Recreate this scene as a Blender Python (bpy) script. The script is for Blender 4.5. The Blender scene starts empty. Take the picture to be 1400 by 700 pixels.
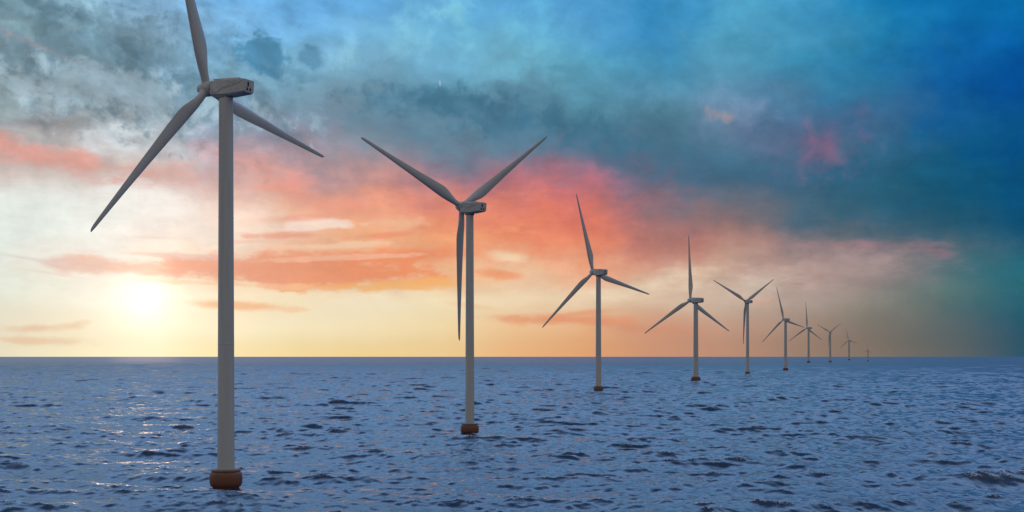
import bpy, bmesh, math, random
import numpy as np
from mathutils import Matrix, Vector

R = math.radians
S = bpy.context.scene
COL = S.collection

# ------------------------------------------------------------------ camera
F = 1650.0            # focal length in photo pixels (photo 1400 px wide)
HOR = 487.5           # row of the horizon
CAM_H = 29.0
cd = bpy.data.cameras.new('camera')
cam = bpy.data.objects.new('camera', cd)
COL.objects.link(cam)
cam.location = (0, 0, CAM_H)
cam.rotation_euler = (R(90), 0, 0)
cd.sensor_width = 36
cd.lens = 36 * F / 1400
cd.shift_y = (HOR - 350) / 1400
cd.clip_start = 0.5
cd.clip_end = 400000
S.camera = cam
S.cycles.use_denoising = True
S.cycles.denoising_prefilter = 'ACCURATE'
S.cycles.adaptive_threshold = 0.005

S.view_settings.view_transform = 'Standard'
S.view_settings.look = 'None'
S.view_settings.exposure = 0
S.view_settings.gamma = 1
S.view_settings.use_curve_mapping = False

SUN_AZ = math.atan2(200 - 700, F)                       # from +Y towards +X
SUN_EL = math.atan((HOR - 408) / F * math.cos(SUN_AZ))
SUN_DIR = Vector((math.sin(SUN_AZ) * math.cos(SUN_EL), math.cos(SUN_AZ) * math.cos(SUN_EL), math.sin(SUN_EL)))

# ------------------------------------------------------------------ sun lamp
ld = bpy.data.lights.new('sun', 'SUN')
ld.energy = 0.012
ld.color = (1.0, 0.62, 0.50)
ld.angle = R(3)            # veiled by thin cloud and sea air
sun = bpy.data.objects.new('sun', ld)
COL.objects.link(sun)
sun.rotation_euler = SUN_DIR.to_track_quat('Z', 'Y').to_euler()
sun.location = (-300, 900, 300)

# ------------------------------------------------------------------ node helpers
def lin(c):
    f = lambda v: v / 12.92 if v <= 0.04045 else ((v + 0.055) / 1.055) ** 2.4
    return tuple(f(v / 255.0) for v in c)

class NT:
    def __init__(self, tree):
        self.t = tree
        self.n = tree.nodes
        self.l = tree.links
    def new(self, ty, **kw):
        n = self.n.new(ty)
        for k, v in kw.items():
            setattr(n, k, v)
        return n
    def put(self, sock, v):
        if isinstance(v, bpy.types.NodeSocket):
            self.l.new(v, sock)
        else:
            sock.default_value = v
    def math(self, op, a, b=0.0, c=0.0, clamp=False):
        n = self.new('ShaderNodeMath', operation=op, use_clamp=clamp)
        self.put(n.inputs[0], a); self.put(n.inputs[1], b); self.put(n.inputs[2], c)
        return n.outputs[0]
    def vmath(self, op, a, b=(0, 0, 0), scale=None):
        n = self.new('ShaderNodeVectorMath', operation=op)
        self.put(n.inputs[0], a); self.put(n.inputs[1], b)
        if scale is not None:
            self.put(n.inputs['Scale'], scale)
        return n.outputs['Value'] if op in ('LENGTH', 'DOT_PRODUCT', 'DISTANCE') else n.outputs['Vector']
    def combine(self, x, y, z):
        n = self.new('ShaderNodeCombineXYZ')
        for i, v in enumerate((x, y, z)):
            self.put(n.inputs[i], v)
        return n.outputs[0]
    def sep(self, v):
        n = self.new('ShaderNodeSeparateXYZ'); self.put(n.inputs[0], v)
        return n.outputs
    def noise(self, vec, scale, detail=6, rough=0.55, col=False, distort=0.0):
        n = self.new('ShaderNodeTexNoise', noise_dimensions='3D')
        self.put(n.inputs['Vector'], vec)
        n.inputs['Scale'].default_value = scale
        n.inputs['Detail'].default_value = detail
        n.inputs['Roughness'].default_value = rough
        n.inputs['Distortion'].default_value = distort
        return n.outputs['Color'] if col else n.outputs['Fac']
    def rng(self, v, a, b, c=0.0, d=1.0, smooth=True):
        n = self.new('ShaderNodeMapRange', interpolation_type='SMOOTHSTEP' if smooth else 'LINEAR')
        self.put(n.inputs[0], v)
        for i, x in enumerate((a, b, c, d)):
            self.put(n.inputs[i + 1], x)
        return n.outputs[0]
    def mix(self, fac, a, b, blend='MIX'):
        n = self.new('ShaderNodeMix', data_type='RGBA', blend_type=blend)
        self.put(n.inputs['Factor'], fac)
        for s, v in ((n.inputs[6], a), (n.inputs[7], b)):
            if isinstance(v, tuple) and len(v) == 3:
                v = (*v, 1)
            self.put(s, v)
        return n.outputs[2]

# ------------------------------------------------------------------ sky (world)
# sunset colours of the cloud sheet, sampled on a coarse grid of directions:
# one row every 40 px of the photo's sky, one column every 100 px
SKYROWS = [
 (0, [(125,165,180),(150,190,210),(130,180,220),(112,175,225),(105,172,224),(95,165,220),(105,175,220),(85,160,212),(80,155,205),(50,138,190),(85,165,200),(65,150,192),(28,125,178),(12,110,170),(10,100,160)]),
 (40, [(125,145,155),(110,150,165),(150,185,210),(128,180,218),(120,180,222),(120,185,220),(110,182,218),(105,178,212),(85,160,208),(52,135,190),(85,165,198),(68,145,185),(32,128,172),(18,110,168),(10,100,165)]),
 (80, [(135,155,160),(130,150,160),(130,165,185),(110,160,190),(120,175,205),(125,180,210),(115,180,212),(115,180,205),(90,165,195),(60,140,180),(85,155,185),(55,135,170),(35,120,165),(10,90,160),(5,80,155)]),
 (120, [(130,155,160),(130,155,168),(110,150,170),(120,165,190),(115,155,175),(110,150,170),(95,145,170),(95,140,160),(95,155,180),(85,145,175),(100,150,180),(60,120,155),(40,110,155),(15,90,155),(8,75,145)]),
 (160, [(135,150,155),(165,175,178),(165,175,185),(130,150,170),(115,140,160),(110,140,158),(95,135,155),(85,125,145),(70,125,145),(80,125,145),(110,130,160),(70,105,140),(55,100,140),(15,90,145),(8,75,135)]),
 (200, [(195,170,165),(195,180,178),(205,215,220),(165,160,175),(150,140,155),(120,140,155),(100,125,145),(72,115,140),(70,115,140),(70,115,140),(75,115,140),(95,108,138),(60,105,135),(18,90,130),(8,80,130)]),
 (240, [(215,200,192),(210,195,188),(208,190,182),(225,180,170),(205,150,145),(175,145,150),(150,125,140),(160,115,135),(140,110,132),(85,105,130),(55,105,135),(55,100,130),(40,95,125),(20,88,120),(12,80,120)]),
 (280, [(220,232,225),(228,235,230),(238,235,230),(245,225,212),(238,180,150),(235,155,130),(225,130,115),(220,120,105),(218,115,105),(130,110,120),(100,110,120),(60,100,120),(40,95,115),(22,85,115),(12,78,115)]),
 (320, [(220,232,225),(232,235,228),(242,232,225),(245,228,212),(240,200,172),(240,182,142),(235,155,112),(235,132,96),(225,125,100),(185,115,105),(160,115,110),(115,110,115),(75,100,115),(45,90,110),(15,75,110)]),
 (360, [(225,230,220),(236,230,218),(248,232,212),(242,208,180),(235,170,138),(236,162,120),(238,168,122),(238,185,145),(235,152,112),(205,140,120),(190,150,135),(180,150,145),(155,135,135),(80,110,120),(35,105,122)]),
 (400, [(226,230,214),(240,236,220),(250,244,226),(250,228,195),(240,220,185),(240,228,200),(238,225,190),(238,222,190),(230,215,185),(218,200,175),(205,190,170),(175,160,150),(140,135,125),(80,115,115),(40,105,120)]),
 (440, [(230,218,195),(238,224,194),(248,238,212),(248,235,205),(243,232,200),(240,225,190),(240,220,175),(235,195,150),(228,175,132),(205,150,125),(190,150,130),(155,130,115),(120,115,105),(85,100,105),(40,85,105)]),
 (480, [(230,220,190),(240,228,190),(250,236,196),(248,225,165),(240,212,150),(238,205,140),(235,200,140),(232,178,125),(222,160,110),(200,145,115),(185,140,115),(150,125,110),(125,112,100),(95,100,100),(45,85,105)]),
]
TAB = np.array([[lin(c) for c in row] for _, row in SKYROWS])           # rows x 15 x 3
TY = np.array([y for y, _ in SKYROWS], float)

def sky_rgb(px, py):
    px = min(max(px, 0), 1400); py = min(max(py, 0), 480)
    i = min(int(py / 40), 11); fy = py / 40 - i
    j = min(int(px / 100), 13); fx = px / 100 - j
    return ((TAB[i, j] * (1 - fx) + TAB[i, j + 1] * fx) * (1 - fy) + (TAB[i + 1, j] * (1 - fx) + TAB[i + 1, j + 1] * fx) * fy)

def dirUV(px, py):
    """direction coordinates (azimuth, tan elevation), both x F, of a point of the photo"""
    az = math.atan2(px - 700, F)
    return az * F, (HOR - py) * math.cos(az)

W = bpy.data.worlds.new('World')
S.world = W
W.use_nodes = True
w = NT(W.node_tree)
w.n.clear()
out = w.new('ShaderNodeOutputWorld')
bg = w.new('ShaderNodeBackground')
w.l.new(bg.outputs[0], out.inputs[0])
DIR = w.new('ShaderNodeTexCoord').outputs['Generated']
dx, dy, dz = w.sep(DIR)
az = w.math('ARCTAN2', dx, dy)
hl = w.math('SQRT', w.math('ADD', w.math('MULTIPLY', dx, dx), w.math('MULTIPLY', dy, dy)))
tanel = w.math('DIVIDE', dz, w.math('MAXIMUM', hl, 1e-4))
U = w.math('MULTIPLY', az, F)
V = w.math('MULTIPLY', tanel, F)
P = w.combine(U, V, 0.0)
Pst = w.combine(w.math('MULTIPLY', U, 0.42), V, 0.0)                    # clouds stretched along the horizon
along = w.math('SUBTRACT', w.math('MULTIPLY', U, 0.96), w.math('MULTIPLY', V, 0.27))
across = w.math('ADD', w.math('MULTIPLY', U, 0.27), w.math('MULTIPLY', V, 0.96))
Pst2 = w.combine(w.math('MULTIPLY', along, 0.6), across, 7.0)         # the upper left bank dips to the right

def noise2(base, scale, detail, rough):
    # two independent signed noises as one vector (no colour sockets: type conversions would be evaluated
    # last and keep the whole cloud chain waiting)
    a = w.noise(base, scale, detail, rough)
    b_ = w.noise(w.vmath('ADD', base, (911.0, 377.0, 55.0)), scale, detail, rough)
    return w.combine(w.math('SUBTRACT', a, 0.5), w.math('SUBTRACT', b_, 0.5), 0.0)
warpA = noise2(Pst, 0.016, 7, 0.58)
warpB = noise2(P, 0.011, 8, 0.6)
warp = w.vmath('ADD', w.vmath('MULTIPLY', warpA, (120, 60, 0)), w.vmath('MULTIPLY', warpB, (150, 90, 0)))
# close to the horizon the layers lie flat
damp = w.rng(V, 0, 160, 0.15, 1.0)
Pw = w.vmath('ADD', P, w.vmath('SCALE', warp, scale=damp))
Uw, Vw, _ = w.sep(Pw)

U0, U1 = dirUV(0, 400)[0], dirUV(1400, 400)[0]
NC = 29
fac = w.math('DIVIDE', w.math('SUBTRACT', Uw, U0), U1 - U0, clamp=True)
tt = w.math('MINIMUM', w.math('MAXIMUM', w.math('DIVIDE', Vw, 40.0), 0.0), 12.0)
acc = None
for i in range(-1, 14):
    ic = min(max(i, 0), 12)
    rp = w.new('ShaderNodeValToRGB')
    cr = rp.color_ramp
    cr.interpolation = 'LINEAR'
    while len(cr.elements) < NC:
        cr.elements.new(0.5)
    for j in range(NC):
        a = (U0 + (U1 - U0) * j / (NC - 1)) / F
        px = 700 + F * math.tan(a)
        py = HOR - ic * 40 / math.cos(a)
        cr.elements[j].position = j / (NC - 1)
        cr.elements[j].color = (*sky_rgb(px, py), 1)
    w.put(rp.inputs[0], fac)
    d = w.math('SUBTRACT', tt, float(i))
    g = w.math('EXPONENT', w.math('MULTIPLY', w.math('MULTIPLY', d, d), -1 / (2 * 0.5 ** 2)))
    g = w.math('MULTIPLY', g, 1 / (math.sqrt(2 * math.pi) * 0.5))
    acc = w.mix(g, (0, 0, 0) if acc is None else acc, rp.outputs[0], 'ADD')
sky = acc

# large and small soft structure of the cloud sheet
def fullrange(n):
    return w.rng(n, 0.28, 0.72, 0.0, 1.0, False)
n1 = fullrange(w.noise(Pst2, 0.022, 10, 0.62))
n2 = fullrange(w.noise(Pst, 0.035, 10, 0.62))
n3 = fullrange(w.noise(P, 0.024, 10, 0.6, distort=0.3))
n4 = w.noise(w.vmath('ADD', Pst2, w.vmath('MULTIPLY', warpB, (60, 60, 0))), 0.030, 8, 0.55)
nf = w.noise(Pst, 0.012, 5, 0.5)
sh = w.math('ADD', w.math('MULTIPLY', w.math('SUBTRACT', n1, 0.5), 0.22), w.math('MULTIPLY', w.math('SUBTRACT', n3, 0.5), 0.20))
sh = w.math('ADD', sh, w.math('MULTIPLY', w.math('MULTIPLY', w.math('SUBTRACT', n4, 0.5), 1.7), w.math('MULTIPLY', w.rng(U, -430, -150, 1.0, 0.15), w.rng(V, 215, 300))))
sh = w.math('ADD', w.math('MULTIPLY', sh, w.rng(V, 30, 330, 0.10, 1.0)), 1.0)
sh = w.math('ADD', sh, w.math('MULTIPLY', w.math('MULTIPLY', w.math('SUBTRACT', n2, 0.5), 0.20), w.math('MULTIPLY', w.rng(V, 40, 110), w.rng(V, 330, 240))))

n5 = fullrange(w.noise(w.vmath('ADD', P, w.vmath('MULTIPLY', warpB, (30, 30, 0))), 0.044, 9, 0.56))

def cloud(px, py, rx, ry, rot, col, strength, soft=0.5, amp=1.2, n=None, col2=None):
    """a cloud bank at a direction, ragged by noise; rot in degrees, sloping down to the right if negative"""
    global sky
    cu, cv = dirUV(px, py)
    c, sn = math.cos(R(rot)), math.sin(R(rot))
    def lin2(a, b_):                                   # a*(U-cu) + b*(V-cv), plain floats all the way
        return w.math('MULTIPLY_ADD', U, a, w.math('MULTIPLY_ADD', V, b_, -a * cu - b_ * cv))
    ex = lin2(c / rx, sn / rx)
    ey = lin2(-sn / ry, c / ry)
    dist = w.math('SQRT', w.math('MULTIPLY_ADD', ex, ex, w.math('MULTIPLY', ey, ey)))
    m = w.math('SUBTRACT', 1.0, dist)
    m = w.math('ADD', m, w.math('MULTIPLY', w.math('SUBTRACT', n2 if n is None else n, 0.5), amp * 1.15))
    m = w.math('MULTIPLY', w.rng(m, -0.08, soft * 1.35), strength)
    cc = lin(col)
    if col2 is not None:
        cc = w.mix(w.rng(ex, -0.9, 0.9), lin(col), lin(col2))
    sky = w.mix(m, sky, cc)

# blue wisps high up
cloud(478, 70, 28, 24, 20, (150,205,222), 0.6, 0.9, 1.6, n3)
cloud(560, 48, 40, 42, -20, (135,200,222), 0.6, 0.9, 1.6, n3)
cloud(625, 22, 26, 40, 10, (135,205,215), 0.55, 0.9, 1.6, n3)
cloud(735, 60, 60, 60, 10, (110,185,212), 0.5, 1.0, 1.6, n3)
cloud(420, 36, 130, 42, -6, (110,176,228), 0.6, 1.0, 0.7, n3)
# mottled grey bank, upper left
cloud(75, 95, 200, 72, -14, (124,150,164), 0.5, 0.8, 1.6, n1)
cloud(150, 62, 170, 20, -24, (98,134,154), 0.75, 0.6, 1.3, n5)
cloud(110, 28, 60, 14, -24, (104,142,160), 0.7, 0.6, 1.2, n5)
cloud(60, 66, 90, 5, -20, (186,146,144), 0.55, 0.9, 1.2, n2)
cloud(25, 30, 40, 14, -10, (136,168,170), 0.6, 0.8, 1.2, n5)
cloud(255, 114, 62, 20, -8, (98,140,166), 0.75, 0.6, 1.1, n5)
cloud(150, 95, 100, 9, -14, (168,190,204), 0.6, 0.9, 1.8, n5)
cloud(60, 132, 90, 16, 0, (166,186,194), 0.6, 0.9, 2.0, n5)
cloud(110, 148, 110, 12, 0, (126,142,152), 0.6, 0.7, 1.6, n5)
cloud(190, 182, 75, 30, 8, (208,219,224), 0.8, 0.8, 1.6, n1)
cloud(20, 168, 90, 9, 0, (132,136,142), 0.6, 0.8, 1.2)
cloud(130, 75, 230, 85, -14, (104,136,152), 0.6, 0.45, 1.5, n5)
cloud(120, 120, 220, 30, -6, (170,192,204), 0.5, 0.4, 2.0, n3)
# small dark heaps
cloud(318, 62, 50, 18, -16, (104,152,188), 0.6, 0.7, 1.2, n5)
cloud(360, 76, 40, 30, -35, (76,134,168), 0.95, 0.25, 0.7, n5)
cloud(400, 98, 44, 13, -18, (98,146,172), 0.75, 0.6, 1.2, n5)
cloud(427, 80, 21, 18, -30, (94,146,178), 0.9, 0.3, 0.8, n5)
cloud(440, 106, 26, 12, 0, (108,150,172), 0.7, 0.6, 1.2, n5)
# the heaped blue-grey ridge
cloud(640, 180, 240, 48, -6, (94,130,151), 0.7, 0.7, 0.8, n3)
cloud(520, 152, 70, 32, 12, (104,138,158), 0.6, 0.6, 1.0, n5)
cloud(552, 132, 70, 20, 12, (82,128,153), 0.7, 0.5, 0.7, n5)
cloud(622, 140, 70, 30, -16, (70,121,147), 0.75, 0.5, 0.7, n5)
cloud(700, 166, 100, 32, -12, (72,118,144), 0.75, 0.5, 1.1, n5)
cloud(725, 132, 80, 16, -14, (84,131,154), 0.7, 0.5, 0.8, n5)
cloud(648, 152, 50, 10, -24, (122,153,172), 0.5, 1.0, 1.4, n5)
cloud(600, 165, 60, 12, 0, (112,146,166), 0.45, 1.0, 1.6, n5)
cloud(730, 182, 50, 20, 0, (112,146,166), 0.45, 1.0, 1.4, n5)
cloud(850, 215, 180, 40, -14, (60,108,136), 0.6, 1.0, 0.9, n3)
cloud(650, 150, 190, 30, -7, (66,112,138), 0.55, 0.6, 1.1, n5)
cloud(800, 178, 130, 26, -12, (58,108,134), 0.55, 0.8, 1.1, n5)
cloud(1060, 255, 230, 50, -10, (46,96,122), 0.5, 1.1, 0.8, n3)
cloud(1250, 290, 140, 40, -4, (26,84,112), 0.45, 1.1, 0.8, n3)
# rose band, left
cloud(60, 212, 160, 24, -9, (216,156,145), 0.9, 0.6, 1.1)
cloud(210, 238, 110, 20, 4, (208,164,158), 0.85, 0.7, 0.9)
cloud(350, 225, 110, 28, -20, (222,152,142), 0.6, 1.0, 1.0)
# orange sheet in the middle
cloud(610, 275, 190, 45, -14, (226,142,122), 0.5, 1.1, 0.8)
cloud(700, 310, 160, 50, -4, (232,138,102), 0.5, 1.1, 0.8)
cloud(815, 245, 50, 26, -25, (206,110,120), 0.45, 0.9, 1.1, n3)
cloud(770, 262, 60, 10, -10, (224,120,118), 0.5, 1.0, 1.0, n3)
cloud(425, 308, 65, 10, 4, (240,216,200), 0.9, 0.4, 1.3)
cloud(480, 335, 110, 6, 3, (240,206,176), 0.6, 0.5, 1.4)
cloud(400, 322, 70, 7, 2, (228,156,132), 0.75, 0.5, 1.3)
cloud(520, 322, 60, 5, 4, (232,140,108), 0.6, 0.6, 1.3)
cloud(545, 305, 55, 12, 0, (240,196,156), 0.7, 0.9, 1.2)
cloud(420, 297, 80, 7, 6, (226,160,136), 0.75, 0.8, 1.0)
cloud(690, 350, 40, 10, -10, (240,214,180), 0.75, 0.7, 1.0)
# long orange bank over the sun
cloud(180, 366, 130, 15, -2, (222,186,172), 0.95, 0.5, 1.0, None, (240,186,154))
cloud(420, 370, 200, 28, 0, (228,156,128), 0.95, 0.35, 1.0, None, (232,142,98))
cloud(560, 350, 140, 18, 4, (234,140,100), 0.9, 0.6, 0.9)
cloud(420, 270, 150, 22, -14, (226,146,126), 0.6, 0.8, 1.0)
cloud(540, 390, 130, 10, 3, (238,176,108), 0.8, 0.5, 1.2)
cloud(682, 374, 40, 10, -6, (234,152,110), 0.85, 0.6, 0.9)
cloud(345, 330, 70, 5, 4, (234,190,168), 0.7, 0.8, 1.0)
cloud(215, 325, 60, 4, 0, (228,205,192), 0.6, 0.8, 1.0)
cloud(330, 418, 85, 9, -3, (240,186,142), 0.95, 0.5, 0.7)
cloud(30, 352, 60, 4, -8, (214,200,196), 0.7, 0.8, 0.9)
cloud(60, 372, 70, 3, -8, (228,206,192), 0.6, 0.8, 0.9)
cloud(50, 448, 75, 8, 4, (226,192,160), 0.85, 0.7, 1.0)
cloud(40, 465, 90, 7, -2, (226,192,158), 0.8, 0.7, 1.0)
cloud(300, 388, 160, 5, -2, (242,190,150), 0.6, 0.5, 1.3)
cloud(480, 352, 150, 5, 3, (240,190,160), 0.6, 0.4, 1.4)
cloud(250, 350, 120, 5, -2, (224,176,164), 0.6, 0.5, 1.3)
cloud(620, 325, 120, 8, 6, (240,164,116), 0.6, 0.6, 1.4)
# orange streaks low in the middle, pale gap above
cloud(880, 392, 140, 22, 12, (236,216,188), 0.75, 0.9, 0.7)
cloud(770, 437, 130, 11, -1, (226,150,112), 0.9, 0.6, 0.7)
cloud(885, 450, 100, 14, -2, (206,138,110), 0.6, 1.0, 0.7)
cloud(800, 428, 60, 5, 6, (228,156,118), 0.8, 0.7, 0.9)
cloud(1035, 410, 45, 14, 0, (206,158,140), 0.5, 1.0, 0.8)
cloud(655, 420, 50, 6, -8, (238,196,150), 0.7, 0.8, 0.9)
# right: pale rose patch, blue curtain
cloud(1050, 385, 95, 26, 8, (216,198,182), 0.7, 1.0, 0.8)
cloud(1200, 350, 130, 26, 0, (170,140,140), 0.6, 1.2, 0.9)
cloud(1195, 336, 125, 12, -2, (174,126,130), 0.6, 1.1, 0.9)
cloud(1165, 372, 100, 24, 12, (172,152,148), 0.55, 1.0, 0.9)
cloud(1283, 345, 40, 12, -16, (152,110,122), 0.55, 1.0, 0.9)
cloud(1092, 388, 13, 2.2, 2, (184,140,134), 0.8, 0.6, 0.3)
cloud(1380, 385, 60, 26, 14, (44,108,124), 0.35, 1.0, 1.2, n1)
cloud(1350, 408, 60, 12, 14, (52,108,120), 0.3, 1.0, 1.2, n1)
cloud(1128, 205, 75, 48, 30, (128,96,130), 0.55, 1.5, 1.5, n5)
cloud(1124, 205, 50, 34, 30, (166,98,124), 0.42, 1.3, 1.8, n3)
cloud(1010, 145, 60, 28, -30, (124,146,178), 0.55, 1.0, 1.4, n3)
cloud(985, 158, 40, 13, -18, (172,150,150), 0.7, 1.2, 1.3, n5)
cloud(880, 130, 60, 30, 0, (104,150,178), 0.4, 1.0, 1.6, n3)
cloud(601.5, 114, 1.6, 5.5, 4, (190,200,210), 0.45, 0.5, 0.1)           # scrap of vapour trail

sky = w.vmath('SCALE', sky, scale=sh)

# sun behind thin cloud and its aureole
ca = w.vmath('DOT_PRODUCT', DIR, tuple(SUN_DIR))
ang = w.math('MULTIPLY', w.math('ARCCOSINE', w.math('MINIMUM', ca, 0.9999999)), F)   # "pixels"
def glow(r, p, col, k):
    global sky
    e = w.math('EXPONENT', w.math('MULTIPLY', w.math('POWER', w.math('DIVIDE', ang, r), p), -1.0))
    sky = w.vmath('ADD', sky, w.vmath('SCALE', tuple(k * c for c in lin(col)), scale=e))
glow(30, 1.3, (255,244,226), 0.5)
glow(110, 1.5, (255,226,182), 0.14)
glow(200, 1.3, (255,225,195), 0.03)

# physical clear sky as a faint share of the added band overhead
ns = w.new('ShaderNodeTexSky', sky_type='NISHITA')
ns.sun_disc = False
ns.sun_elevation = SUN_EL
ns.sun_rotation = SUN_AZ
ns.altitude = 0
clear = w.vmath('SCALE', ns.outputs[0], scale=0.10)
# unseen sky: bright blue band added overhead to light the sea, plain grey behind
azb = w.math('ABSOLUTE', az)
back = w.rng(azb, R(32), R(95))
up = w.rng(tanel, 0.285, 0.62)
over = w.vmath('ADD', w.vmath('SCALE', clear, scale=0.15), w.vmath('SCALE', lin((138, 176, 228)), scale=w.math('MULTIPLY', w.rng(n3, 0.0, 1.0, 2.2, 3.3), w.rng(tanel, 0.5, 1.7, 1.0, 0.16))))
rear = w.vmath('SCALE', lin((158, 157, 158)), scale=w.rng(n3, 0.0, 1.0, 0.8, 1.2))
sky = w.mix(up, sky, over)
sky = w.mix(back, sky, rear)
sky = w.mix(w.rng(tanel, -0.02, -0.004), lin((70, 90, 125)), sky)      # nothing below the sea horizon
w.l.new(sky, bg.inputs[0])
bg.inputs[1].default_value = 1.0
W.cycles.sampling_method = 'MANUAL'
W.cycles.sample_map_resolution = 1024

# ------------------------------------------------------------------ materials
def material(name):
    m = bpy.data.materials.new(name)
    m.use_nodes = True
    t = NT(m.node_tree)
    return m, t, m.node_tree.nodes['Principled BSDF']

def painted(name, base, dirt, rough=0.45, streak=(1.5, 1.5, 0.12), k=0.5):
    m, t, b = material(name)
    co = t.new('ShaderNodeTexCoord').outputs['Object']
    mp = t.vmath('MULTIPLY', co, streak)
    n = t.noise(mp, 6.0, 8, 0.6)
    n2_ = t.noise(co, 2.2, 5, 0.6)
    f = t.math('MULTIPLY', t.rng(t.math('ADD', t.math('MULTIPLY', n, 0.6), t.math('MULTIPLY', n2_, 0.4)), 0.42, 0.7), k)
    t.l.new(t.mix(f, base, dirt), b.inputs['Base Color'])
    t.put(b.inputs['Roughness'], t.rng(n, 0.3, 0.7, rough - 0.08, rough + 0.1))
    return m

M_TOWER = painted('tower_paint', (0.50, 0.51, 0.51), (0.31, 0.31, 0.30), 0.5, (4, 4, 0.6))
M_BLADE = painted('blade_paint', (0.50, 0.51, 0.51), (0.34, 0.34, 0.33), 0.4, (8, 8, 1.2), 0.4)
M_NAC = painted('nacelle_paint', (0.50, 0.50, 0.49), (0.30, 0.29, 0.27), 0.45, (12, 12, 30), 0.6)
M_TRIM = painted('trim_and_roof_light', (0.62, 0.62, 0.61), (0.5, 0.5, 0.48), 0.45, (12, 12, 12), 0.4)  # paler trim; on the roof its tone paints in caught light
M_SEAM = painted('nacelle_seam', (0.22, 0.21, 0.20), (0.16, 0.15, 0.14), 0.6, (12, 12, 12), 0.5)
M_VENT = painted('vent_dark', (0.018, 0.018, 0.022), (0.03, 0.03, 0.03), 0.7, (20, 20, 20), 0.5)
M_FLOAT = painted('orange_fender', (0.20, 0.070, 0.038), (0.085, 0.04, 0.028), 0.6, (5, 5, 1.5), 0.8)
M_RIM = painted('rim_steel', (0.20, 0.15, 0.12), (0.12, 0.08, 0.06), 0.6, (5, 5, 3), 0.7)

# ------------------------------------------------------------------ sea
def build_sea():
    rs = np.random.RandomState(11)
    # radii: fine where the camera looks, coarse near the mast foot and far out
    r = [0.5]
    while r[-1] < 190: r.append(r[-1] * 1.16 + 0.4)
    while r[-1] < 2200: r.append(r[-1] * 1.0013)
    while r[-1] < 24000: r.append(r[-1] * (1 + 0.0013 * (r[-1] / 2200) ** 0.7))
    while r[-1] < 180000: r.append(r[-1] * 1.12)
    r = np.array(r)
    fine = np.arange(-30, 30.001, 0.064)
    rest = np.arange(34, 327, 4.0)
    a = np.radians(np.concatenate([fine, rest]))
    nr, na = len(r), len(a)
    dr = np.gradient(r)
    X = (r[:, None] * np.sin(a)[None, :])
    Y = (r[:, None] * np.cos(a)[None, :])
    DX = np.zeros_like(X); DY = np.zeros_like(X); DZ = np.zeros_like(X)
    JX = np.zeros_like(X)
    lost = np.full(nr, 0.0)
    fade_a = np.ones(na); fade_a[len(fine):] = 0.25
    NW = 170
    lams = np.exp(np.linspace(math.log(1.2), math.log(95), NW)) * rs.uniform(0.95, 1.05, NW)
    lb = np.log(95 / 1.2) / NW
    waves = []
    for lam in lams:
        k = 2 * math.pi / lam
        # slope variance per log-wavelength
        sv = 0.0125 * math.exp(-max(0, math.log(lam / 34)) ** 2 * 2.2)
        sv *= 1.0 + 1.2 * math.exp(-(math.log(lam / 5) / 1.0) ** 2)
        amp = math.sqrt(2 * sv * lb) / k
        spread = 0.34 if lam > 18 else (0.5 if lam > 6 else 0.8)
        waves.append((lam, k, sv, amp, R(-96) + rs.normal(0, spread)))
    # a moment of the sea in which the nearest collars stand clear of a trough
    feet = np.array([(-64.2, 271), (-16.1, 461), (72.6, 1014), (216.3, 1420)])
    best = None
    for seed in range(2500):
        p0 = np.random.RandomState(seed).uniform(0, 6.283, NW)
        hts = sum(a_ * np.cos(k * (math.cos(th) * feet[:, 0] + math.sin(th) * feet[:, 1]) + p) for (lam, k, sv, a_, th), p in zip(waves, p0))
        sc = abs(hts[0] + 0.3) * 3 + abs(hts[1] + 0.4) * 3 + abs(hts[2]) + abs(hts[3])
        if best is None or sc < best[0]:
            best = (sc, p0)
    for (lam, k, sv, amp, th), ph0 in zip(waves, best[1]):
        cx, cy = math.cos(th), math.sin(th)
        wgt = np.clip((lam / dr - 2.6) / 2.2, 0, 1)
        lost += sv * lb * (1 - wgt ** 2)
        rows = np.nonzero(wgt > 0)[0]
        if len(rows) == 0: continue
        r0, r1 = rows[0], rows[-1] + 1
        wv = wgt[r0:r1, None] * fade_a[None, :]
        ph = k * (cx * X[r0:r1] + cy * Y[r0:r1]) + ph0
        sn, cs = np.sin(ph), np.cos(ph)
        DZ[r0:r1] += amp * wv * cs
        q = 0.85 * amp * wv
        DX[r0:r1] -= q * cx * sn
        DY[r0:r1] -= q * cy * sn
        JX[r0:r1] += q * k * cs                       # crest sharpness
    co = np.stack([X + DX, Y + DY, DZ], -1).astype(np.float32).reshape(-1, 3)
    i = np.arange(nr - 1)[:, None]; j = np.arange(na)[None, :]; j2 = (j + 1) % na
    quads = np.stack([i * na + j, i * na + j2, (i + 1) * na + j2, (i + 1) * na + j], -1).reshape(-1, 4)[:, ::-1]
    me = bpy.data.meshes.new('sea')
    nf_ = len(quads)
    me.vertices.add(len(co)); me.vertices.foreach_set('co', co.ravel())
    me.loops.add(nf_ * 4); me.loops.foreach_set('vertex_index', quads.ravel().astype(np.int32))
    me.polygons.add(nf_)
    me.polygons.foreach_set('loop_start', np.arange(nf_, dtype=np.int32) * 4)
    me.polygons.foreach_set('loop_total', np.full(nf_, 4, np.int32))
    me.update(calc_edges=True)
    me.shade_smooth()
    at = me.attributes.new('crest', 'FLOAT', 'POINT'); at.data.foreach_set('value', JX.ravel().astype(np.float32))
    lo = np.repeat(np.sqrt(lost)[:, None], na, 1)
    at = me.attributes.new('chop', 'FLOAT', 'POINT'); at.data.foreach_set('value', lo.ravel().astype(np.float32))
    o = bpy.data.objects.new('sea', me)
    COL.objects.link(o)
    o['kind'] = 'structure'
    o['label'] = 'choppy deep blue open sea reaching to the horizon'
    return o

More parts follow.
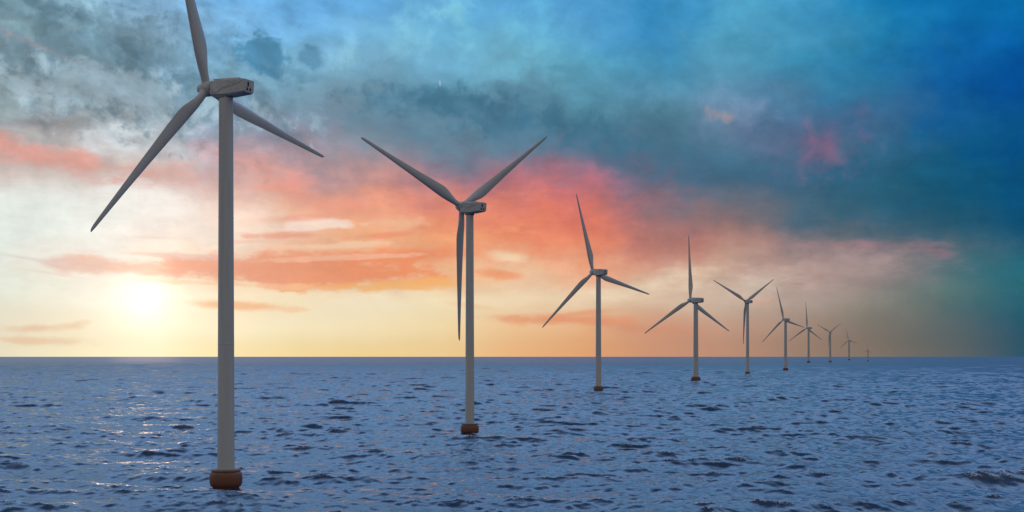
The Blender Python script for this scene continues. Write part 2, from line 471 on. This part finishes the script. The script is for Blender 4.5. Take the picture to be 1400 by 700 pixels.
sea = build_sea()
m, t, b = material('sea_water')
co = t.new('ShaderNodeTexCoord').outputs['Object']
crest = t.new('ShaderNodeAttribute', attribute_name='crest').outputs['Fac']
chop = t.new('ShaderNodeAttribute', attribute_name='chop').outputs['Fac']
cpx = t.vmath('MULTIPLY', co, (0.75, 1.2, 1.0))
b1 = t.noise(cpx, 0.34, 7, 0.66, distort=0.5)
b2 = t.noise(cpx, 1.6, 5, 0.6, distort=0.3)
hgt = t.math('ADD', t.math('MULTIPLY', b1, 0.75), t.math('MULTIPLY', b2, 0.22))
bp = t.new('ShaderNodeBump')
bp.inputs['Strength'].default_value = 1.0
bp.inputs['Distance'].default_value = 0.22
t.put(bp.inputs['Height'], hgt)
t.l.new(bp.outputs[0], b.inputs['Normal'])
patch = t.noise(co, 0.012, 4, 0.5)
deep = t.mix(t.rng(patch, 0.3, 0.7), (0.014, 0.040, 0.098), (0.024, 0.054, 0.118))
foam_glint_n = t.noise(co, 2.4, 6, 0.7)
foam_glint_p = t.noise(co, 0.09, 3, 0.5)
fm = t.math('ADD', crest, t.math('MULTIPLY', t.math('SUBTRACT', foam_glint_p, 0.5), 0.9))
fm = t.math('MULTIPLY', t.rng(fm, 0.30, 0.46), t.rng(foam_glint_n, 0.50, 0.66))
t.l.new(t.mix(fm, deep, (0.78, 0.81, 0.85)), b.inputs['Base Color'])  # whitecap foam, and pale crest glints painted into the colour with it
rr = t.math('MINIMUM', t.math('ADD', 0.035, t.math('MULTIPLY', t.math('MULTIPLY', chop, chop), 4.5)), 0.5)
t.put(b.inputs['Roughness'], t.math('ADD', rr, t.math('MULTIPLY', fm, 0.4), clamp=True))
b.inputs['IOR'].default_value = 1.40
sea.data.materials.append(m)

# ------------------------------------------------------------------ wind turbine, built once at rotor radius 1
def mesh_obj(name, bm, mat, smooth=True, mods=()):
    bmesh.ops.recalc_face_normals(bm, faces=bm.faces)
    me = bpy.data.meshes.new(name)
    bm.to_mesh(me); bm.free()
    if smooth:
        me.shade_smooth()
        me.set_sharp_from_angle(angle=R(38))
    me.materials.append(mat)
    o = bpy.data.objects.new(name, me)
    COL.objects.link(o)
    return o

def lathe(profile, seg=40, axis='Z'):
    bm = bmesh.new()
    rings = []
    for (rad, h) in profile:
        if rad < 1e-6:
            rings.append([bm.verts.new((0, 0, h))])
        else:
            rings.append([bm.verts.new((rad * math.cos(2 * math.pi * i / seg), rad * math.sin(2 * math.pi * i / seg), h)) for i in range(seg)])
    for A, B in zip(rings[:-1], rings[1:]):
        for i in range(seg):
            i2 = (i + 1) % seg
            if len(A) == 1 and len(B) == 1: continue
            if len(A) == 1: bm.faces.new((A[0], B[i2], B[i]))
            elif len(B) == 1: bm.faces.new((A[i], A[i2], B[0]))
            else: bm.faces.new((A[i], A[i2], B[i2], B[i]))
    if axis == 'Y':                                   # axis of revolution becomes +Y
        bmesh.ops.transform(bm, matrix=Matrix.Rotation(R(-90), 4, 'X'), verts=bm.verts)
    return bm

def loft(rings, cap=True):
    bm = bmesh.new()
    vr = [[bm.verts.new(p) for p in ring] for ring in rings]
    n = len(vr[0])
    for A, B in zip(vr[:-1], vr[1:]):
        for i in range(n):
            i2 = (i + 1) % n
            bm.faces.new((A[i], A[i2], B[i2], B[i]))
    if cap:
        bm.faces.new(vr[0]); bm.faces.new(list(reversed(vr[-1])))
    return bm

def box(x0, x1, y0, y1, z0, z1, bev=0.0):
    bm = bmesh.new()
    bmesh.ops.create_cube(bm, size=1)
    for v in bm.verts:
        v.co = Vector(((x0 + x1) / 2 + v.co.x * (x1 - x0), (y0 + y1) / 2 + v.co.y * (y1 - y0), (z0 + z1) / 2 + v.co.z * (z1 - z0)))
    if bev:
        bmesh.ops.bevel(bm, geom=bm.edges[:], offset=bev, segments=2, affect='EDGES')
    return bm

def blade_mesh():
    """span along +Z, leading edge towards +X, upwind +Y"""
    st = [  # z, chord, thickness ratio, twist deg, x offset of quarter chord, round(0..1)
        (0.018, 0.040, 1.00, 16, 0.5, 1.0), (0.045, 0.040, 1.00, 16, 0.5, 1.0), (0.075, 0.0415, 0.95, 16, 0.49, 0.9),
        (0.105, 0.049, 0.72, 15, 0.45, 0.6), (0.14, 0.061, 0.50, 14, 0.40, 0.3), (0.175, 0.0715, 0.37, 12.5, 0.36, 0.1),
        (0.205, 0.0765, 0.32, 11, 0.34, 0), (0.235, 0.0765, 0.30, 10, 0.33, 0), (0.28, 0.0725, 0.27, 8.5, 0.33, 0), (0.35, 0.0655, 0.25, 6.5, 0.32, 0),
        (0.45, 0.0560, 0.23, 4.5, 0.32, 0), (0.55, 0.0475, 0.21, 3, 0.31, 0), (0.65, 0.0395, 0.20, 2, 0.31, 0), (0.75, 0.0325, 0.19, 1, 0.30, 0),
        (0.85, 0.0262, 0.18, 0.4, 0.30, 0), (0.93, 0.0212, 0.18, 0, 0.30, 0), (0.97, 0.0180, 0.18, 0, 0.31, 0), (0.988, 0.0140, 0.18, 0, 0.33, 0), (1.0, 0.006, 0.2, 0, 0.5, 0)]
    rings = []
    N = 24
    for z, c, tr, tw, xo, rd in st:
        ring = []
        bend = 0.012 * max(0, z - 0.1) ** 2
        for i in range(N):
            ph = 2 * math.pi * i / N
            u = 0.5 * (1 - math.cos(ph))              # 0 leading .. 1 trailing .. back
            yt = 5 * tr * (0.2969 * math.sqrt(u) - 0.126 * u - 0.3516 * u * u + 0.2843 * u ** 3 - 0.1036 * u ** 4)
            sgn = 1 if ph <= math.pi else -1
            ya = sgn * yt + 0.06 * (1 - tr) * 4 * u * (1 - u)
            yc = 0.5 * math.sin(ph)
            y = (ya * (1 - rd) + yc * rd) * c
            x = (xo - u) * c
            a = R(tw)
            ring.append((x * math.cos(a) + y * math.sin(a), -x * math.sin(a) * -1 * -1 + y * math.cos(a) + bend, z))
        rings.append(ring)
    return loft(rings)

NL, NW_, NH = (0.082, -0.146), 0.036, 0.040           # nacelle front / rear, half width, half height
def nac_ring(y, hw, zt, zb, ch):
    return [(hw, y, zb + ch), (hw, y, zt - ch * 0.6), (hw - ch * 0.6, y, zt), (-hw + ch * 0.6, y, zt), (-hw, y, zt - ch * 0.6), (-hw, y, zb + ch), (-hw + ch, y, zb), (hw - ch, y, zb)]
def nacelle_bm():
    rings = [nac_ring(0.082, 0.024, 0.028, -0.030, 0.012), nac_ring(0.074, 0.031, 0.036, -0.038, 0.010),
             nac_ring(0.02, 0.0355, 0.0385, -0.040, 0.008), nac_ring(-0.04, 0.036, 0.0385, -0.040, 0.008),
             nac_ring(-0.136, 0.035, 0.037, -0.029, 0.006), nac_ring(-0.146, 0.032, 0.034, -0.026, 0.006)]
    return loft(rings)

proto = {}
def part(key, name, bm, mat, parent=None, smooth=True):
    o = mesh_obj(name, bm, mat, smooth)
    proto[key] = o
    if parent: o.parent = proto[parent]
    return o

# tower: unit height, unit bottom diameter; flange joints between its steel cans
prof = []
for hz in (0.0, 0.34, 0.68, 1.0):
    rad = 0.5 - 0.09 * hz
    if 0 < hz < 1:
        prof += [(rad, hz - 0.0016), (rad + 0.006, hz - 0.0012), (rad + 0.006, hz + 0.0012), (rad, hz + 0.0016)]
    else:
        prof.append((rad, hz))
prof = [(0, 0)] + prof + [(0, 1.0)]
part('tower', 'tower', lathe(prof, 48), M_TOWER)
# foundation collar: unit width, unit height above the water (goes on below it)
fp = [(0, -1.6), (0.40, -1.6), (0.40, -0.10), (0.455, 0.0), (0.485, 0.10), (0.5, 0.25), (0.5, 0.55), (0.485, 0.70), (0.455, 0.80), (0.42, 0.84), (0, 0.84)]
part('foundation', 'foundation', lathe(fp, 48), M_FLOAT)
part('platform', 'platform', lathe([(0, 0.845), (0.44, 0.845), (0.445, 0.86), (0.445, 0.95), (0.44, 0.965), (0, 0.965)], 48), M_RIM, 'foundation')
# nacelle and what is set on it
part('nacelle', 'nacelle', nacelle_bm(), M_NAC)
yr = -0.146
for k, (x0, x1, z0, z1) in enumerate(((-0.014, -0.003, 0.002, 0.024), (-0.020, -0.009, -0.019, -0.004), (0.003, 0.013, -0.019, -0.004))):
    part('vent%d' % k, 'vent', box(x0, x1, yr - 0.0012, yr + 0.004, z0, z1, 0.0006), M_VENT, 'nacelle', False)
def lit_roof_rail():
    bm = bmesh.new()
    for sx in (-1, 1):
        tmp = box(sx * 0.030 - 0.0018, sx * 0.030 + 0.0018, -0.115, 0.055, 0.0375, 0.0425, 0.0006)
        me = bpy.data.meshes.new('tmp'); tmp.to_mesh(me); tmp.free(); bm.from_mesh(me); bpy.data.meshes.remove(me)
    return bm
part('lit_roof_rail', 'lit_roof_rail', lit_roof_rail(), M_TRIM, 'nacelle', False)  # pale strip whose colour stands in for light along the roof edge
def side_seam():
    """the dark S-shaped panel joint on both flanks"""
    bm = bmesh.new()
    pts = [(0.058, -0.018), (0.045, -0.024), (0.030, -0.025), (0.012, -0.016), (-0.010, -0.004), (-0.045, 0.003), (-0.085, 0.010), (-0.112, 0.018), (-0.128, 0.026)]
    for sx in (-1, 1):
        A = []
        for (y, z) in pts:
            hw = 0.036 if -0.04 < y < 0.02 else (0.0362 - 0.0012 * max(0, (-y - 0.04) / 0.096) if y < 0 else 0.036 - 0.005 * max(0, (y - 0.02) / 0.054))
            hw += 0.0004
            A.append([bm.verts.new((sx * hw, y, z + 0.0013)), bm.verts.new((sx * hw, y, z - 0.0013)), bm.verts.new((sx * (hw - 0.003), y, z - 0.0013)), bm.verts.new((sx * (hw - 0.003), y, z + 0.0013))])
        for a_, b_ in zip(A[:-1], A[1:]):
            for i in range(4):
                bm.faces.new((a_[i], a_[(i + 1) % 4], b_[(i + 1) % 4], b_[i]))
    return bm
part('panel_seam', 'panel_seam', side_seam(), M_SEAM, 'nacelle', False)
part('hatch', 'hatch', box(-0.0372, 0.0372, -0.088, -0.050, 0.018, 0.030, 0.0008), M_NAC, 'nacelle', False)
part('yaw_ring', 'yaw_ring', lathe([(0, -0.052), (0.033, -0.052), (0.035, -0.049), (0.035, -0.040), (0, -0.040)], 40), M_SEAM, 'nacelle')
# hub: axis +Y through its own origin
part('hub', 'hub', lathe([(0, -0.036), (0.026, -0.036), (0.033, -0.030), (0.037, -0.018), (0.038, 0.0), (0.036, 0.016), (0.031, 0.028), (0.0, 0.028)], 40, 'Y'), M_NAC)
part('nose_cone', 'nose_cone', lathe([(0.0305, 0.0285), (0.029, 0.036), (0.024, 0.046), (0.015, 0.054), (0.006, 0.0575), (0, 0.058)], 40, 'Y'), M_NAC, 'hub')
part('shaft_collar', 'shaft_collar', lathe([(0, -0.046), (0.027, -0.046), (0.029, -0.043), (0.029, -0.0365), (0, -0.0365)], 40, 'Y'), M_SEAM, 'hub')
part('blade', 'blade', blade_mesh(), M_BLADE)
part('blade_root', 'blade_root', lathe([(0, 0.024), (0.0225, 0.024), (0.0232, 0.026), (0.0232, 0.034), (0.0225, 0.036), (0, 0.036)], 32), M_TRIM, 'blade')

KIDS = {'tower': [], 'foundation': ['platform'], 'nacelle': ['vent0', 'vent1', 'vent2', 'lit_roof_rail', 'panel_seam', 'hatch', 'yaw_ring'],
        'hub': ['nose_cone', 'shaft_collar'], 'blade': ['blade_root']}
used = set()
def take(key, parent):
    """the built part itself the first time, afterwards a copy of it sharing its mesh"""
    src = proto[key]
    if key in used:
        o = src.copy(); COL.objects.link(o)
    else:
        o = src; used.add(key)
    o.parent = parent
    return o

# photo measures: tower axis px, waterline row, R m, yaw, phase, hub z, overhang, cone, tilt (deg), tower bottom px, collar width px, collar height px, label
TURBINES = [
 (309, 664.0, 46.46, 61.3, 109.2, 89.4, 0.114, 2.4, 3.5, 23.2, 44.0, 23.5, 'huge grey wind turbine nearest the viewer, its top blade cut off by the upper edge'),
 (642.3, 591.3, 52.74, 42.4, 37.3, 86.0, 0.086, 1.8, 9.0, 12.5, 25.0, 12.8, 'second largest wind turbine, two blades raised in a V and one hanging beside its tower'),
 (818.2, 534.7, 67.43, 32.6, 105.4, 100.0, 0.107, 3.7, 3.5, 7.9, 13.0, 7.0, 'grey wind turbine between the second largest turbine and the one with the exactly upright blade'),
 (951.3, 521.2, 76.73, 33.1, 92.0, 95.4, 0.116, 3.6, 2.7, 7.2, 13.0, 6.5, 'mid sized wind turbine with upright blade, wide orange collar and thick short tower'),
 (1022.1, 511.6, 71.53, 26.5, 32.5, 119.8, 0.062, 4.9, 4.1, 4.5, 7.0, 3.6, 'slim mid sized wind turbine with blades in a V against the pale patch of sky'),
 (1074, 506.4, 70.12, 30.0, 105.9, 106.9, 0.081, 6.5, 5.6, 4.3, 7.3, 3.6, 'sixth wind turbine of the line, its right blade reaching towards the next hub'),
 (1105.5, 495.7, 126.83, 30.0, 92.8, 167.4, 0.078, 5.6, 3.8, 3.2, 4.4, 2.4, 'small wind turbine with one upright blade, seventh along the line from the largest'),
 (1135, 495.4, 80.02, 18.0, 33.2, 152.1, 0.06, 5.0, 7.0, 2.8, 3.9, 2.2, 'small dark wind turbine with blades in a V, third from the far end'),
 (1160.8, 492.4, 101.39, 17.0, 104.7, 160.2, 0.090, 5.8, 6.1, 2.4, 3.2, 1.6, 'tiny dark wind turbine next to the farthest one, its top blade leaning left'),
 (1186.5, 493.8, 41.97, 14.6, 89.6, 69.6, 0.10, 5.0, 1.5, 1.9, 2.6, 1.3, 'smallest wind turbine, last at the right end of the line near the horizon'),
]
for (tx, by, Rm, yaw, ph, zh, ov, cone, tilt, tw, cw, chh, label) in TURBINES:
    D = CAM_H * F / (by - HOR)
    x = (tx - 700) / F * D
    mpp = D / F
    e = bpy.data.objects.new('wind_turbine', None)
    COL.objects.link(e)
    e.empty_display_size = 5
    e.location = (x, D, 0)
    e.rotation_euler = (0, 0, R(yaw))
    e.scale = (Rm, Rm, Rm)
    e['label'] = label
    e['category'] = 'wind turbine'
    e['group'] = 'row of offshore wind turbines'
    tl = R(tilt)
    n = Vector((0, math.cos(tl), math.sin(tl)))
    u = Vector((1, 0, 0))
    v = u.cross(n)
    top = zh / Rm                                     # hub height above the water, rotor radii
    ax = top                                           # rotor axis height where it crosses the tower
    ch_m = chh * mpp / Rm
    o = take('tower', e)
    z0 = 0.86 * ch_m
    o.location = (0, 0, z0)
    z1 = ax - 0.050
    o.scale = (tw * mpp / Rm, tw * mpp / Rm, z1 - z0)
    f_ = take('foundation', e)
    f_.scale = (cw * mpp / Rm, cw * mpp / Rm, ch_m)
    take('platform', f_)
    N_ = take('nacelle', e)
    N_.location = (0, 0, ax - 0.004)
    N_.rotation_euler = (min(tl, R(4)), 0, 0)
    for kd in KIDS['nacelle']:
        take(kd, N_)
    hc = Vector((0, 0, ax)) + n * (ov + 0.006)
    h_ = take('hub', e)
    h_.location = hc
    h_.rotation_euler = (tl, 0, 0)
    for kd in KIDS['hub']:
        take(kd, h_)
    for k in range(3):
        a = R(ph) + k * 2 * math.pi / 3
        c = R(cone)
        d = (math.cos(a) * u + math.sin(a) * v) * math.cos(c) + n * math.sin(c)
        tg = (-math.sin(a) * u + math.cos(a) * v)
        yv = d.cross(tg)
        bl = take('blade', e)
        M = Matrix((tg, yv, d)).transposed().to_4x4()
        bl.matrix_local = Matrix.Translation(hc) @ M
        take('blade_root', bl)
for o in bpy.data.objects:
    if o.type == 'MESH' and o.parent is None and o.name != 'sea':
        print('stray', o.name)
